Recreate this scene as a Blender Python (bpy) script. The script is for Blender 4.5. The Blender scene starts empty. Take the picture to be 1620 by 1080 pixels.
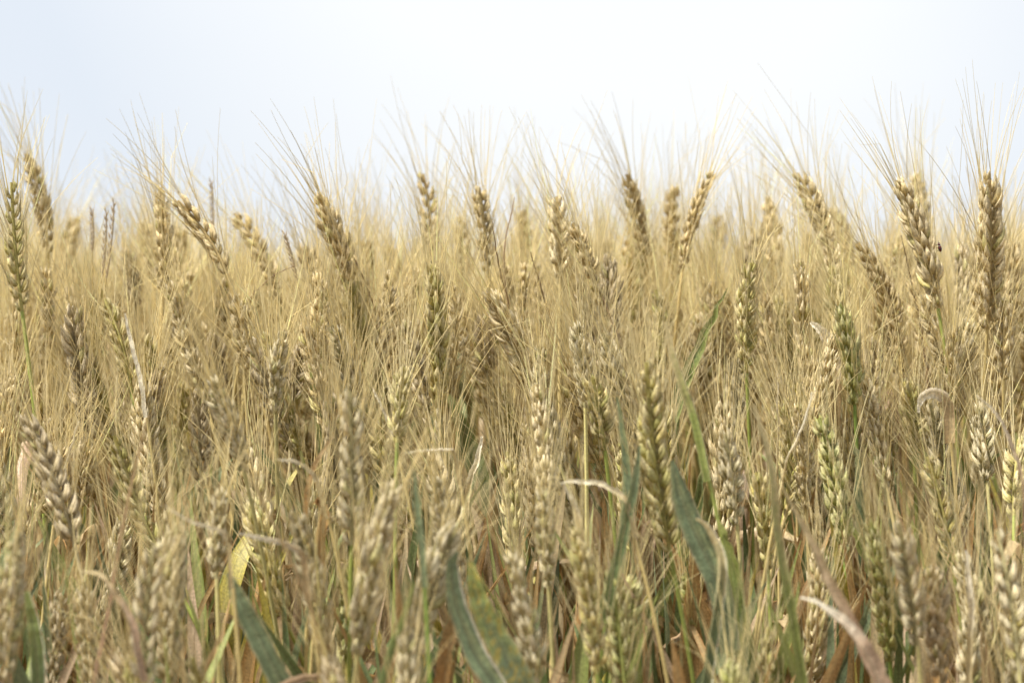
import bpy, math
import numpy as np

S = bpy.context.scene
R = math.radians
# ------------------------------------------------------------------ camera
FX = 85.0 / 36.0 * 1620.0            # focal length in photo pixels
PITCH = R(0.95)
ZC = 0.80
cd = bpy.data.cameras.new('camera'); cam = bpy.data.objects.new('camera', cd)
S.collection.objects.link(cam); S.camera = cam
cam.location = (0, 0, ZC); cam.rotation_euler = (R(90) + PITCH, 0, 0)
cd.lens = 85; cd.sensor_width = 36; cd.clip_start = 0.05; cd.clip_end = 2000
cd.dof.use_dof = True; cd.dof.focus_distance = 1.41; cd.dof.aperture_fstop = 6.3
cd.dof.aperture_blades = 8
# ------------------------------------------------------------------ world and sun
SUN_EL, SUN_AZ = R(65), R(246)        # azimuth from +Y (ahead of the camera) towards +X
W = bpy.data.worlds.new('World'); S.world = W; W.use_nodes = True
nt = W.node_tree; nt.nodes.clear()
def N(t, typ, **k):
    n = t.nodes.new(typ)
    for a, b in k.items(): setattr(n, a, b)
    return n
wo = N(nt, 'ShaderNodeOutputWorld'); bg = N(nt, 'ShaderNodeBackground'); bg.inputs[1].default_value = 0.12
sky = N(nt, 'ShaderNodeTexSky', sky_type='NISHITA', sun_disc=False)
sky.sun_elevation = SUN_EL; sky.sun_rotation = SUN_AZ; sky.air_density = 1.2; sky.dust_density = 2.5
tc = N(nt, 'ShaderNodeTexCoord')
mp = N(nt, 'ShaderNodeMapping'); mp.inputs['Scale'].default_value = (1.0, 1.0, 2.2)
no = N(nt, 'ShaderNodeTexNoise'); no.inputs['Scale'].default_value = 3.0; no.inputs['Detail'].default_value = 5; no.inputs['Roughness'].default_value = .45
dt = N(nt, 'ShaderNodeVectorMath', operation='DOT_PRODUCT')
d1 = (0.04, 0.975, 0.22)
dt.inputs[1].default_value = tuple(c / math.sqrt(sum(v * v for v in d1)) for c in d1)
mr = N(nt, 'ShaderNodeMapRange'); mr.inputs['From Min'].default_value = .972; mr.inputs['From Max'].default_value = 1.0
mr.inputs['To Min'].default_value = 0.0; mr.inputs['To Max'].default_value = 1.0
ad = N(nt, 'ShaderNodeMath', operation='MULTIPLY_ADD'); ad.inputs[1].default_value = 0.45; 
cr = N(nt, 'ShaderNodeValToRGB')
cr.color_ramp.elements[0].position = 0.2; cr.color_ramp.elements[0].color = (3.42, 3.68, 4.06, 1)
cr.color_ramp.elements[1].position = 1.0; cr.color_ramp.elements[1].color = (4.32, 4.39, 4.46, 1)
mix = N(nt, 'ShaderNodeMixRGB'); mix.inputs[0].default_value = 0.95
L = nt.links.new
L(tc.outputs['Generated'], mp.inputs[0]); L(mp.outputs[0], no.inputs['Vector'])
L(tc.outputs['Generated'], dt.inputs[0]); L(dt.outputs['Value'], mr.inputs[0])
L(no.outputs['Fac'], ad.inputs[0]); L(mr.outputs[0], ad.inputs[2])
L(ad.outputs[0], cr.inputs[0]); L(sky.outputs[0], mix.inputs[1]); L(cr.outputs[0], mix.inputs[2])
L(mix.outputs[0], bg.inputs[0]); L(bg.outputs[0], wo.inputs[0])
sd = bpy.data.lights.new('sun', 'SUN'); sun = bpy.data.objects.new('sun', sd); S.collection.objects.link(sun)
sd.energy = 5.0; sd.angle = R(9); sd.color = (1, .965, .91)
sun.rotation_euler = (R(90) - SUN_EL, 0, math.pi - SUN_AZ)
S.view_settings.view_transform = 'Standard'; S.view_settings.look = 'None'
S.view_settings.exposure = 0.95; S.view_settings.gamma = 1
S.render.engine = 'CYCLES'
cy = S.cycles
cy.max_bounces = 8; cy.diffuse_bounces = 4; cy.transmission_bounces = 4; cy.glossy_bounces = 2
cy.use_denoising = True; cy.denoising_prefilter = 'ACCURATE'
cy.caustics_reflective = False; cy.caustics_refractive = False

# ------------------------------------------------------------------ materials
def mat(name, rough, trans, stripe, bump, spec=.35, speck=0.0, dark=.75):
    """base colour comes from each blade's / husk's own colour (attribute Col), broken up by fine veins and specks"""
    m = bpy.data.materials.new(name); m.use_nodes = True
    t = m.node_tree; t.nodes.clear(); k = t.links.new
    out = N(t, 'ShaderNodeOutputMaterial'); p = N(t, 'ShaderNodeBsdfPrincipled')
    col = N(t, 'ShaderNodeAttribute', attribute_name='Col'); uv = N(t, 'ShaderNodeAttribute', attribute_name='uvw')
    sx = N(t, 'ShaderNodeSeparateXYZ'); k(uv.outputs['Vector'], sx.inputs[0])
    cb = N(t, 'ShaderNodeCombineXYZ')
    mu = N(t, 'ShaderNodeMath', operation='MULTIPLY'); mu.inputs[1].default_value = stripe
    k(sx.outputs[1], mu.inputs[0]); k(mu.outputs[0], cb.inputs[0])
    mu2 = N(t, 'ShaderNodeMath', operation='MULTIPLY'); mu2.inputs[1].default_value = 3.0
    k(sx.outputs[0], mu2.inputs[0]); k(mu2.outputs[0], cb.inputs[1])
    mu3 = N(t, 'ShaderNodeMath', operation='MULTIPLY'); mu3.inputs[1].default_value = 57.0
    k(sx.outputs[2], mu3.inputs[0]); k(mu3.outputs[0], cb.inputs[2])
    n1 = N(t, 'ShaderNodeTexNoise'); n1.inputs['Scale'].default_value = 1.0; n1.inputs['Detail'].default_value = 2
    k(cb.outputs[0], n1.inputs['Vector'])
    r1 = N(t, 'ShaderNodeMapRange'); r1.inputs['From Min'].default_value = .3; r1.inputs['From Max'].default_value = .7
    r1.inputs['To Min'].default_value = dark; r1.inputs['To Max'].default_value = 2 - dark
    k(n1.outputs['Fac'], r1.inputs[0])
    tco = N(t, 'ShaderNodeTexCoord')
    n2 = N(t, 'ShaderNodeTexNoise'); n2.inputs['Scale'].default_value = 700; n2.inputs['Detail'].default_value = 3
    k(tco.outputs['Object'], n2.inputs['Vector'])
    r2 = N(t, 'ShaderNodeMapRange'); r2.inputs['From Min'].default_value = .35; r2.inputs['From Max'].default_value = .7
    r2.inputs['To Min'].default_value = 1 - speck * .5; r2.inputs['To Max'].default_value = 1 + speck
    k(n2.outputs['Fac'], r2.inputs[0])
    pr = N(t, 'ShaderNodeMath', operation='MULTIPLY'); k(r1.outputs[0], pr.inputs[0]); k(r2.outputs[0], pr.inputs[1])
    vm = N(t, 'ShaderNodeVectorMath', operation='SCALE'); k(col.outputs['Color'], vm.inputs[0]); k(pr.outputs[0], vm.inputs['Scale'])
    k(vm.outputs[0], p.inputs['Base Color']); p.inputs['Roughness'].default_value = rough
    p.inputs['Specular IOR Level'].default_value = spec
    if bump:
        b = N(t, 'ShaderNodeBump'); b.inputs['Strength'].default_value = bump; b.inputs['Distance'].default_value = .0006
        k(n1.outputs['Fac'], b.inputs['Height']); k(b.outputs[0], p.inputs['Normal'])
    if trans:
        tr = N(t, 'ShaderNodeBsdfTranslucent'); ms = N(t, 'ShaderNodeMixShader'); ms.inputs[0].default_value = trans
        k(vm.outputs[0], tr.inputs[0]); k(p.outputs[0], ms.inputs[1]); k(tr.outputs[0], ms.inputs[2]); k(ms.outputs[0], out.inputs[0])
    else: k(p.outputs[0], out.inputs[0])
    return m
M_HUSK = mat('wheat_husk', .55, .2, 9, .8, .35, .4, .76)
M_AWN = mat('wheat_awn', .5, .5, 1, 0, .4, .1, .9)
M_STEM = mat('wheat_stem', .42, .0, 14, .2, .45, .2, .8)
M_LEAF = mat('wheat_leaf', .45, .35, 26, .5, .45, .35, .72)
M_ALL = [M_HUSK, M_AWN, M_STEM, M_LEAF]

def soil_mat():
    m = bpy.data.materials.new('soil'); m.use_nodes = True; t = m.node_tree; p = t.nodes['Principled BSDF']
    n = N(t, 'ShaderNodeTexNoise'); n.inputs['Scale'].default_value = 14; n.inputs['Detail'].default_value = 8
    g = N(t, 'ShaderNodeTexCoord'); t.links.new(g.outputs['Object'], n.inputs['Vector'])
    c = N(t, 'ShaderNodeValToRGB'); c.color_ramp.elements[0].color = (.05, .033, .018, 1); c.color_ramp.elements[1].color = (.17, .11, .065, 1)
    t.links.new(n.outputs['Fac'], c.inputs[0]); t.links.new(c.outputs[0], p.inputs['Base Color']); p.inputs['Roughness'].default_value = .95
    b = N(t, 'ShaderNodeBump'); b.inputs['Distance'].default_value = .02; t.links.new(n.outputs['Fac'], b.inputs['Height']); t.links.new(b.outputs[0], p.inputs['Normal'])
    return m

# ------------------------------------------------------------------ mesh helpers
rng = np.random.default_rng(7)
def nrm(a): return a / (np.linalg.norm(a, axis=-1, keepdims=True) + 1e-12)
class Buf:
    """a pile of quad grids that becomes one mesh"""
    def __init__(s): s.v = []; s.f = []; s.c = []; s.u = []; s.m = []; s.n = 0
    def add(s, v, f, c, u, mi=0):
        s.v.append(v); s.f.append(f + s.n); s.c.append(c); s.u.append(u); s.m.append(np.full(len(f), mi, np.int32)); s.n += len(v)
    def cat(s):
        return [np.concatenate(x) for x in (s.v, s.f, s.c, s.u, s.m)]
    def obj(s, name, mats, parent=None, origin=(0, 0, 0)):
        v, f, c, u, mi = s.cat()
        return mk(name, v - np.asarray(origin), f, c, u, mi, mats, parent)
def mk(name, v, f, c, u, mi, mats, parent=None):
    me = bpy.data.meshes.new(name)
    me.vertices.add(len(v)); me.vertices.foreach_set('co', v.astype(np.float32).ravel())
    me.loops.add(f.size); me.loops.foreach_set('vertex_index', f.astype(np.int32).ravel())
    me.polygons.add(len(f)); me.polygons.foreach_set('loop_start', np.arange(0, f.size, 4, dtype=np.int32))
    me.polygons.foreach_set('use_smooth', np.ones(len(f), bool))
    if len(mats) > 1: me.polygons.foreach_set('material_index', mi)
    a = me.attributes.new('Col', 'FLOAT_COLOR', 'POINT')
    a.data.foreach_set('color', np.concatenate([np.clip(c, 0, 1), np.ones((len(c), 1))], 1).astype(np.float32).ravel())
    a = me.attributes.new('uvw', 'FLOAT_VECTOR', 'POINT'); a.data.foreach_set('vector', u.astype(np.float32).ravel())
    me.update(calc_edges=True)
    for m in mats: me.materials.append(m)
    o = bpy.data.objects.new(name, me); S.collection.objects.link(o)
    if parent is not None: o.parent = parent
    return o
def grid_faces(M, P, K, closed=True):
    """faces of M grids of P rings by K columns"""
    r = np.arange(P - 1)[:, None]; c = np.arange(K if closed else K - 1)[None]; c2 = (c + 1) % K
    q = np.stack([r * K + c, r * K + c2, (r + 1) * K + c2, (r + 1) * K + c], -1).reshape(-1, 4)
    return (q[None] + (np.arange(M) * P * K)[:, None, None]).reshape(-1, 4)
def tubes(path, rad, K, col, rnd=None, squash=None, ref=None):
    """path (M,P,3), rad (M,P), col (M,P,3) -> arrays"""
    M, P, _ = path.shape
    T = nrm(np.gradient(path, axis=1))
    if ref is None: ref = np.array([.3, .94, .13])
    A = nrm(np.cross(T, np.broadcast_to(ref, T.shape))); B = np.cross(T, A)
    th = np.arange(K) / K * 2 * np.pi
    v = path[:, :, None] + rad[:, :, None, None] * (A[:, :, None] * np.cos(th)[:, None] + B[:, :, None] * np.sin(th)[:, None])
    c = np.broadcast_to(col[:, :, None], v.shape)
    u = np.zeros(v.shape); u[..., 0] = np.linspace(0, 1, P)[None, :, None]; u[..., 1] = np.arange(K) / K
    u[..., 2] = (rng.random(M) if rnd is None else rnd)[:, None, None]
    return v.reshape(-1, 3), grid_faces(M, P, K), c.reshape(-1, 3), u.reshape(-1, 3)
def bez(pts, n):
    p = np.asarray(pts, float); t = np.linspace(0, 1, n)[:, None]
    if len(p) == 3: return (1 - t) ** 2 * p[0] + 2 * t * (1 - t) * p[1] + t * t * p[2]
    return (1 - t) ** 3 * p[0] + 3 * t * (1 - t) ** 2 * p[1] + 3 * t * t * (1 - t) * p[2] + t ** 3 * p[3]
def spline(pts, n):
    """Catmull-Rom through the points"""
    p = np.asarray(pts, float); p = np.vstack([2 * p[0] - p[1], p, 2 * p[-1] - p[-2]])
    k = len(p) - 3; s = np.linspace(0, k - 1e-6, n); i = s.astype(int); t = (s - i)[:, None]
    a, b, c, d = p[i], p[i + 1], p[i + 2], p[i + 3]
    return .5 * (2 * b + (c - a) * t + (2 * a - 5 * b + 4 * c - d) * t ** 2 + (3 * b - a - 3 * c + d) * t ** 3)
def at(px, py, D):
    """the place D metres down the field that the camera sees at photo pixel (px, py)"""
    u, w = (px - 810) / FX, (540 - py) / FX
    cp, sp = math.cos(PITCH), math.sin(PITCH)
    y, z = cp - w * sp, sp + w * cp
    return np.array([u / y * D, D, ZC + z / y * D])
def topx(p):
    cp, sp = math.cos(PITCH), math.sin(PITCH); z = p[2] - ZC
    f = p[1] * cp + z * sp; up = -p[1] * sp + z * cp
    return 810 + FX * p[0] / f, 540 - FX * up / f

# ------------------------------------------------------------------ colours (real surface colours)
PAL = {
    'leaf_green': (None, None, None, (.27, .31, .065)),  # husk, husk base, awn, stem
    'ripe':  ((.70, .59, .365), (.53, .415, .19), (.85, .74, .435), (.54, .42, .17)),
    'gold':  ((.66, .535, .30), (.48, .36, .155), (.82, .71, .42), (.46, .34, .13)),
    'pale':  ((.66, .57, .37), (.44, .385, .19), (.80, .695, .40), (.50, .44, .18)),
    'mix':   ((.64, .54, .29), (.47, .41, .14), (.82, .72, .43), (.28, .32, .07)),
    'green': ((.54, .49, .24), (.34, .35, .10), (.74, .65, .35), (.19, .26, .05)),
    'grey':  ((.56, .46, .29), (.41, .33, .18), (.76, .65, .37), (.44, .36, .19)),
}
# ------------------------------------------------------------------ the ear
def make_ear(P0, P1, bend, pal, lod=2, phi=None, r=rng, nsp=None, awn_len=.058, fat=1.0):
    """returns (ear buf, awn buf): spikelets in two ranks up the rachis, each of glumes and florets, an awn on most florets"""
    P0, P1 = np.asarray(P0, float), np.asarray(P1, float)
    Ltot = np.linalg.norm(P1 - P0); ax = (P1 - P0) / Ltot
    mid = (P0 + P1) / 2 + bend
    if nsp is None: nsp = int(np.clip(round(Ltot / r.uniform(.0038, .0050)), 12, 26))
    path = bez([P0, 2 * mid - (P0 + P1) / 2, P1], 40); TT = nrm(np.gradient(path, axis=0))
    cum = np.concatenate([[0], np.cumsum(np.linalg.norm(np.diff(path, axis=0), axis=1))]); Lr = cum[-1]
    def C(t): return np.stack([np.interp(t * Lr, cum, path[:, k]) for k in range(3)], -1)
    def Tn(t): return nrm(np.stack([np.interp(t * Lr, cum, TT[:, k]) for k in range(3)], -1))
    if phi is None: phi = r.random() * 2 * np.pi
    i = np.arange(nsp); t = (i / nsp) * .93 + .005
    T = Tn(t); a0 = nrm(np.cross(T, np.array([.0, 1., .05]))); b0 = np.cross(T, a0)
    ph = phi + .12 * np.sin(t * 4 + phi * 3)
    Sd = a0 * np.cos(ph)[:, None] + b0 * np.sin(ph)[:, None]; Nn = np.cross(T, Sd)
    sg = np.where(i % 2 == 0, 1., -1.)[:, None]; Sd = Sd * sg
    base = C(t) + Sd * .0008
    prof = (.72 + .42 * np.sin(np.pi * np.clip(t * .85 + .12, 0, 1)) ** .8) * (1 - .42 * np.clip((t - .7) / .3, 0, 1) ** 1.3) * fat * .89
    prof = prof * r.normal(1, .10, nsp)
    prof = prof * r.uniform(.88, 1.1); prof[0] *= .72
    prof = np.where(r.random(nsp) < .05, prof * .6, prof)
    if r.random() < .5: prof[1] *= .85
    hu, hb, aw, _ = [np.array(c) for c in PAL[pal]]
    scale = min(1.12, max(.86, Ltot / .085))
    al = (r.normal(.42, .085, nsp) * (1 - .55 * np.clip(t / .95, 0, 1) ** 3))[:, None]
    axis = nrm(T * np.cos(al) + Sd * np.sin(al))
    axis[-1] = T[-1]; 
    if lod == 2:   # (lateral fan, rise, outward, length, half width, half depth, kind)
        kinds = [(-1, .0000, .0004, .0114, .00190, .0018, 1), (1, .0004, .0004, .0114, .00190, .0018, 1), (0, .0030, .0016, .0100, .0019, .0017, 1),
                 (-1.3, -.0007, .0010, .0094, .0016, .0011, 0), (1.3, -.0007, .0010, .0094, .0016, .0011, 0)]
        Rn, K = 8, 8
    elif lod == 1:
        kinds = [(-1, 0, .0004, .0108, .0022, .0020, 1), (1, .0004, .0004, .0108, .0022, .0020, 1), (0, .002, .0014, .0098, .0020, .0018, 0)]
        Rn, K = 5, 5
    else:
        kinds = [(0, .0004, .0004, .0112, .0040, .0024, 1)]
        Rn, K = 4, 4
    ear = Buf(); awn = Buf(); AB = []; AD = []; AL = []; AO = []
    for (lat, rise, outw, ln, wb, wo_, fl) in kinds:
        m = nsp; sc = (prof * scale)[:, None]
        b = base + Nn * lat * .0016 * sc + T * rise * sc + Sd * outw * sc
        d = nrm(axis + Nn * lat * r.normal(.25, .07, m)[:, None] + r.normal(0, .06, (m, 3)))
        o = nrm(Sd + Nn * lat * .55 - d * np.sum((Sd + Nn * lat * .55) * d, 1, keepdims=True)); q = np.cross(d, o)
        u = np.linspace(0, 1, Rn)
        body = np.sin(np.pi * u ** .74) ** .80 * (1 - .45 * u ** 2.5); body[0] = .25; body[-1] = .05
        Lf = ln * 1.06 * sc * r.normal(1, .05, m)[:, None]
        th = np.arange(K) / K * 2 * np.pi
        keel = 1 + .16 * np.cos(th) ** 6 * (np.cos(th) > 0)
        belly = np.sin(np.pi * u) * .0009 + .0009 * u ** 2
        cen = b[:, None] + d[:, None] * (Lf * u)[..., None] + o[:, None] * (belly[None] * sc)[..., None] - o[:, None] * (.0014 * u ** 3 * sc)[..., None]
        fw = np.exp(r.normal(0, .09, m))[:, None, None, None]
        v = cen[:, :, None] + (o[:, None, None] * (np.cos(th) * keel)[:, None] * wo_ + q[:, None, None] * np.sin(th)[:, None] * wb) * (body[None, :] * sc)[:, :, None, None] * fw
        br = np.exp(r.normal(0, .11, m))[:, None, None]
        mixu = np.clip(1.15 * (1 - u), 0, 1) ** 1.6
        grn = (r.random(m) < (.3 if pal in ('mix', 'green') else .08))[:, None, None] * .5
        c = hu * (1 - mixu[:, None]) + hb * mixu[:, None]
        if not fl: c = hu * 1.08 * (1 - mixu[:, None] * .5) + hb * .5 * mixu[:, None]
        c = c[None] * br; c = c * (1 - grn) + np.array([.42, .41, .10]) * grn
        if fl == 1 and pal in ('ripe', 'gold', 'mix'):
            yel = (r.random(m) < .25)[:, None, None] * .45 * (np.sin(np.pi * u) ** 2)[:, None]
            c = c * (1 - yel) + np.array([.46, .33, .07]) * yel
        tipc = np.clip((u - .72) / .28, 0, 1)[None, :, None] * .5 * (r.random(m) < .6)[:, None, None]; c = c * (1 - tipc) + np.array([.74, .66, .46]) * tipc
        cc = np.broadcast_to(c[:, :, None], v.shape)
        uu = np.zeros(v.shape); uu[..., 0] = u[None, :, None]; uu[..., 1] = np.abs(th - np.pi) / np.pi; uu[..., 2] = r.random(m)[:, None, None]
        ear.add(v.reshape(-1, 3), grid_faces(m, Rn, K), cc.reshape(-1, 3), uu.reshape(-1, 3), 0)
        if fl or (lod == 1):
            pz = .97 if fl and lat != 0 else .55
            if lod == 2 and not fl: continue
            sel = r.random(m) < (pz if lod else .9)
            AB.append(cen[sel, -1]); AD.append(nrm(d * .6 + T * .85 + o * .08)[sel]); AL.append((r.normal(1, .13, m) * (.72 + .35 * np.sin(np.pi * np.clip(t * .8 + .15, 0, 1))))[sel]); AO.append(o[sel])
        if lod == 2 and not fl:   # short beaks on the glumes
            AB_ = cen[:, -1]; pp = AB_[:, None] + d[:, None] * np.linspace(0, 1, 3)[None, :, None] * .003
            ear.add(*tubes(pp, np.broadcast_to(np.array([.00022, .00015, .00005]), (m, 3)), 3, np.broadcast_to(aw, (m, 3, 3))), 0)
    if lod:  # rachis
        rp = C(np.linspace(0, .96, 14))[None]
        ear.add(*tubes(rp, np.full((1, 14), .0011), 5, np.broadcast_to(hb, (1, 14, 3))), 0)
    AB, AD, AL, AO = map(np.concatenate, (AB, AD, AL, AO)); m = len(AB)
    n = 9 if lod == 2 else (5 if lod == 1 else 4)
    s = np.linspace(0, 1, n)
    Lw = awn_len * np.clip(AL, .45, 1.5) * (scale ** .5)
    AD = nrm(AD + r.normal(0, .065, (m, 3)) + AO * r.normal(.03, .10, (m, 1)))
    curve = AO * r.normal(.04, .08, (m, 1)) + r.normal(0, .05, (m, 3)) + np.array([0, 0, -.02])
    p = AB[:, None] + AD[:, None] * (Lw[:, None] * s)[..., None] + curve[:, None] * (Lw[:, None] * s ** 2)[..., None]
    kink = (r.random(m) < .13)[:, None] * r.normal(0, .35, (m, 3))
    p = p + kink[:, None] * (Lw[:, None] * np.clip(s - .5, 0, 1))[..., None]
    wr = (.00026 if lod == 2 else .00032) if lod else .0004
    rad = np.broadcast_to(wr * (1 - .68 * s), (m, n)) * np.exp(r.normal(0, .1, (m, 1)))
    cc = aw[None, None] * np.exp(r.normal(0, .13, (m, 1, 1))) * np.ones((1, n, 1))
    awn.add(*tubes(p, rad, 3, cc), 1)
    return ear, awn
def make_stem(base, T0, root, pal, r=rng, lod=2, rad=.0015):
    T0 = nrm(np.asarray(T0, float)); h = base[2] - root[2]
    pts = [base, base - T0 * min(.2, h * .3), root + np.array([0, 0, h * .45]), root]
    n = 30 if lod == 2 else (8 if lod == 1 else 5)
    p = bez(pts, n); stc = np.array(PAL[pal][3]); s = np.linspace(0, 1, n)
    rd = rad * (.72 + .75 * s); c = np.broadcast_to(stc, (n, 3)).copy()
    if lod == 2:
        sh = r.uniform(.13, .30)       # flag sheath starts here
        k = s > sh; rd = rd * np.where(k, 1.8, 1.0)
        dry = np.array([[.50, .38, .21], [.46, .29, .13], [.54, .43, .22], [.32, .33, .10], [.56, .45, .30]][r.integers(5)])
        c[k] = dry
        for nd in (sh - .01, .62, .85):
            g = np.exp(-((s - nd) / .02) ** 2); rd = rd * (1 + .35 * g); c = c * (1 - .4 * g[:, None])
    c = c * np.exp(r.normal(0, .08))
    b = Buf(); b.add(*tubes(p[None], rd[None], 7 if lod == 2 else 4, c[None], ref=np.array([.1, .99, .05])), 2)
    return b, p
LEAFC = {'tan': (.46, .34, .18), 'orange': (.41, .24, .09), 'pink': (.50, .36, .24), 'white': (.84, .77, .60), 'straw': (.58, .47, .25),
         'green': (.15, .20, .075), 'blue': (.155, .195, .10), 'yellow': (.50, .42, .08), 'olive': (.26, .30, .08), 'brown': (.28, .18, .085)}
def make_leaf(path, width, c0, c1=None, fold=.35, twist=0.0, face=None, r=rng, lod=2, roll=0.0, ragged=.0, edge=None, spots=0.0):
    """path from base to tip; width (m) or list; c0 base colour, c1 tip colour; fold = V of the midrib; roll curls the edges"""
    path = np.asarray(path, float); n = len(path); T = nrm(np.gradient(path, axis=0))
    if face is None: face = np.array([r.normal(0, .5), -1, r.normal(0, .4)])
    nv = face - T[0] * np.dot(face, T[0]); nv = nv / (np.linalg.norm(nv) + 1e-9)
    F = [nv]
    for k in range(1, n):
        q = F[-1] - T[k] * np.dot(F[-1], T[k]); F.append(q / (np.linalg.norm(q) + 1e-9))
    F = np.array(F); s = np.linspace(0, 1, n); B = np.cross(T, F)
    a = (twist * s)[:, None]; Nn = F * np.cos(a) + B * np.sin(a); Bn = B * np.cos(a) - F * np.sin(a)
    if np.isscalar(width): w = width * np.minimum(1, (.62 + 1.6 * s)) * (1 - np.clip((s - .45) / .55, 0, 1) ** 1.7)
    else: w = np.interp(s, np.linspace(0, 1, len(width)), width)
    w = w * (1 + ragged * r.normal(0, 1, n)); w = np.maximum(w, .0003)
    K = 9 if lod == 2 else 3
    x = np.linspace(-1, 1, K)
    ang = x * roll
    lx = (np.sin(ang) / roll if roll > .05 else x); lz = ((1 - np.cos(ang)) / roll if roll > .05 else 0 * x)
    lz = lz + fold * np.abs(x) + .06 * np.sin(x * 9)
    rip = .05 * np.sin(s * 23 + r.random() * 6)[:, None] * np.abs(x)[None]
    v = path[:, None] + Bn[:, None] * (w[:, None] * .5 * lx)[..., None] + Nn[:, None] * (w[:, None] * .5 * (lz[None] + rip))[..., None]
    a0 = np.array(LEAFC[c0] if isinstance(c0, str) else c0); a1 = a0 if c1 is None else np.array(LEAFC[c1] if isinstance(c1, str) else c1)
    blot = np.clip(s[:, None] * 1.5 - .5 + .5 * np.abs(x)[None] * (s[:, None] > .3) + .12 * r.normal(0, 1, (n, K)), 0, 1)[..., None]
    c = a0 * (1 - blot) + a1 * blot
    c = c * np.exp(r.normal(0, .05, (n, 1, 1)))
    if a0[0] < .3 and lod == 2:      # green leaves going off: yellowed streaks and a dying margin
        f1, f2 = r.uniform(3, 7), r.uniform(0, 6); c = c * np.exp(r.normal(0, .17, (1, K, 1)))
        mot = np.clip(np.sin(s[:, None] * f1 + f2 + 2.2 * np.sin(x[None] * 2.1 + f2)) * .5 + .1 + .25 * r.normal(0, 1, (n, K)), 0, 1)[..., None] * .38
        c = c * (1 - mot) + np.array([.38, .36, .14]) * mot
        mg = (np.abs(x) > .95)[None, :, None] * r.uniform(.2, .9, (n, 1, 1)); c = c * (1 - mg) + np.array([.5, .42, .24]) * mg
    mid = (np.abs(x) < .13)[None, :, None]; c = np.where(mid, c * .75 + .25 * np.array([.5, .45, .25]) * (1 if a0[0] > .2 else .5), c)
    if edge is not None:
        e = np.array(LEAFC[edge]); c = np.where((np.arange(K) == (K - 1))[None, :, None], e, c)
    if spots:
        sp = (r.random((n, K, 1)) < spots); c = np.where(sp, c * .4 + .6 * np.array([.45, .32, .05]), c)
    u = np.zeros((n, K, 3)); u[..., 0] = s[:, None]; u[..., 1] = (x * .5 + .5)[None]; u[..., 2] = r.random()
    b = Buf(); b.add(v.reshape(-1, 3), grid_faces(1, n, K, False), c.reshape(-1, 3), u.reshape(-1, 3), 3)
    return b
def droopy(start, az, L, up=.8, grav=1.3, n=22, r=rng, side=0.0):
    """leaf path that leaves the stem upward and bends over"""
    d = np.array([math.cos(az), math.sin(az), 0]); s = np.linspace(0, 1, n)[:, None]
    v = d * (1 - up * .6) * s + np.array([0, 0, 1]) * (up * s - grav * s ** 2.1) + np.cross(d, [0, 0, 1]) * side * s ** 2
    seg = np.linalg.norm(np.diff(v, axis=0), axis=1).sum()
    return start + v * (L / seg) + r.normal(0, .0006, (n, 3))
def empty(name, loc, label, cat, group=None):
    o = bpy.data.objects.new(name, None); S.collection.objects.link(o); o.location = loc; o.empty_display_size = .03
    o['label'] = label; o['category'] = cat
    if group: o['group'] = group
    return o
DRY = ['tan', 'orange', 'pink', 'straw', 'tan', 'brown', 'orange', 'pink']
def random_leaf_specs(r, p, base_z, lod, nleaf):
    """leaves that sit on the stem path p"""
    out = []
    for k in range(nleaf):
        zt = base_z - r.uniform(.09, .16) - k * r.uniform(.07, .12)
        if zt < .12: break
        i = int(np.argmin(np.abs(p[:, 2] - zt))); st = p[i]
        gr = r.random() < .2; c = DRY[r.integers(len(DRY))]
        Lf = r.uniform(.09, .19)
        nn = 22 if lod == 2 else 7
        if gr: pa = droopy(st, r.uniform(0, 2 * np.pi), Lf, up=1.1, grav=r.uniform(.2, .5), n=nn, r=r)
        elif r.random() < .55:      # dead leaf hanging down against the stem
            a_ = r.uniform(0, 2 * np.pi); o_ = np.array([math.cos(a_), math.sin(a_), 0]) * r.uniform(.008, .022)
            pa = spline([st, st + o_ * .7 + [0, 0, .012], st + o_ * 1.3 + [0, 0, -Lf * .3], st + o_ * 1.5 + r.normal(0, .006, 3) + [0, 0, -Lf * .65], st + o_ * 1.2 + r.normal(0, .012, 3) + [0, 0, -Lf]], nn)
        else: pa = droopy(st, r.uniform(0, 2 * np.pi), Lf, up=r.uniform(.6, 1.1), grav=r.uniform(.5, 1.8), n=nn, r=r, side=r.normal(0, .3))
        if pa[:, 2].max() > base_z + .01: pa[:, 2] -= pa[:, 2].max() - base_z - .01
        if gr: b = make_leaf(pa, r.uniform(.008, .012), 'blue' if r.random() < .4 else 'green', 'olive' if r.random() < .5 else None, fold=.3, twist=r.normal(0, 1.0), r=r, lod=lod)
        else: b = make_leaf(pa, r.uniform(.005, .013), c, DRY[r.integers(len(DRY))], fold=r.uniform(.2, .9), twist=r.normal(0, 3.2), roll=r.uniform(0, 2.2), ragged=.05, r=r, lod=lod)
        out.append((b, gr))
    return out
GROUP = 'bearded wheat stalks standing in the field'
STALKS = []
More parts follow.
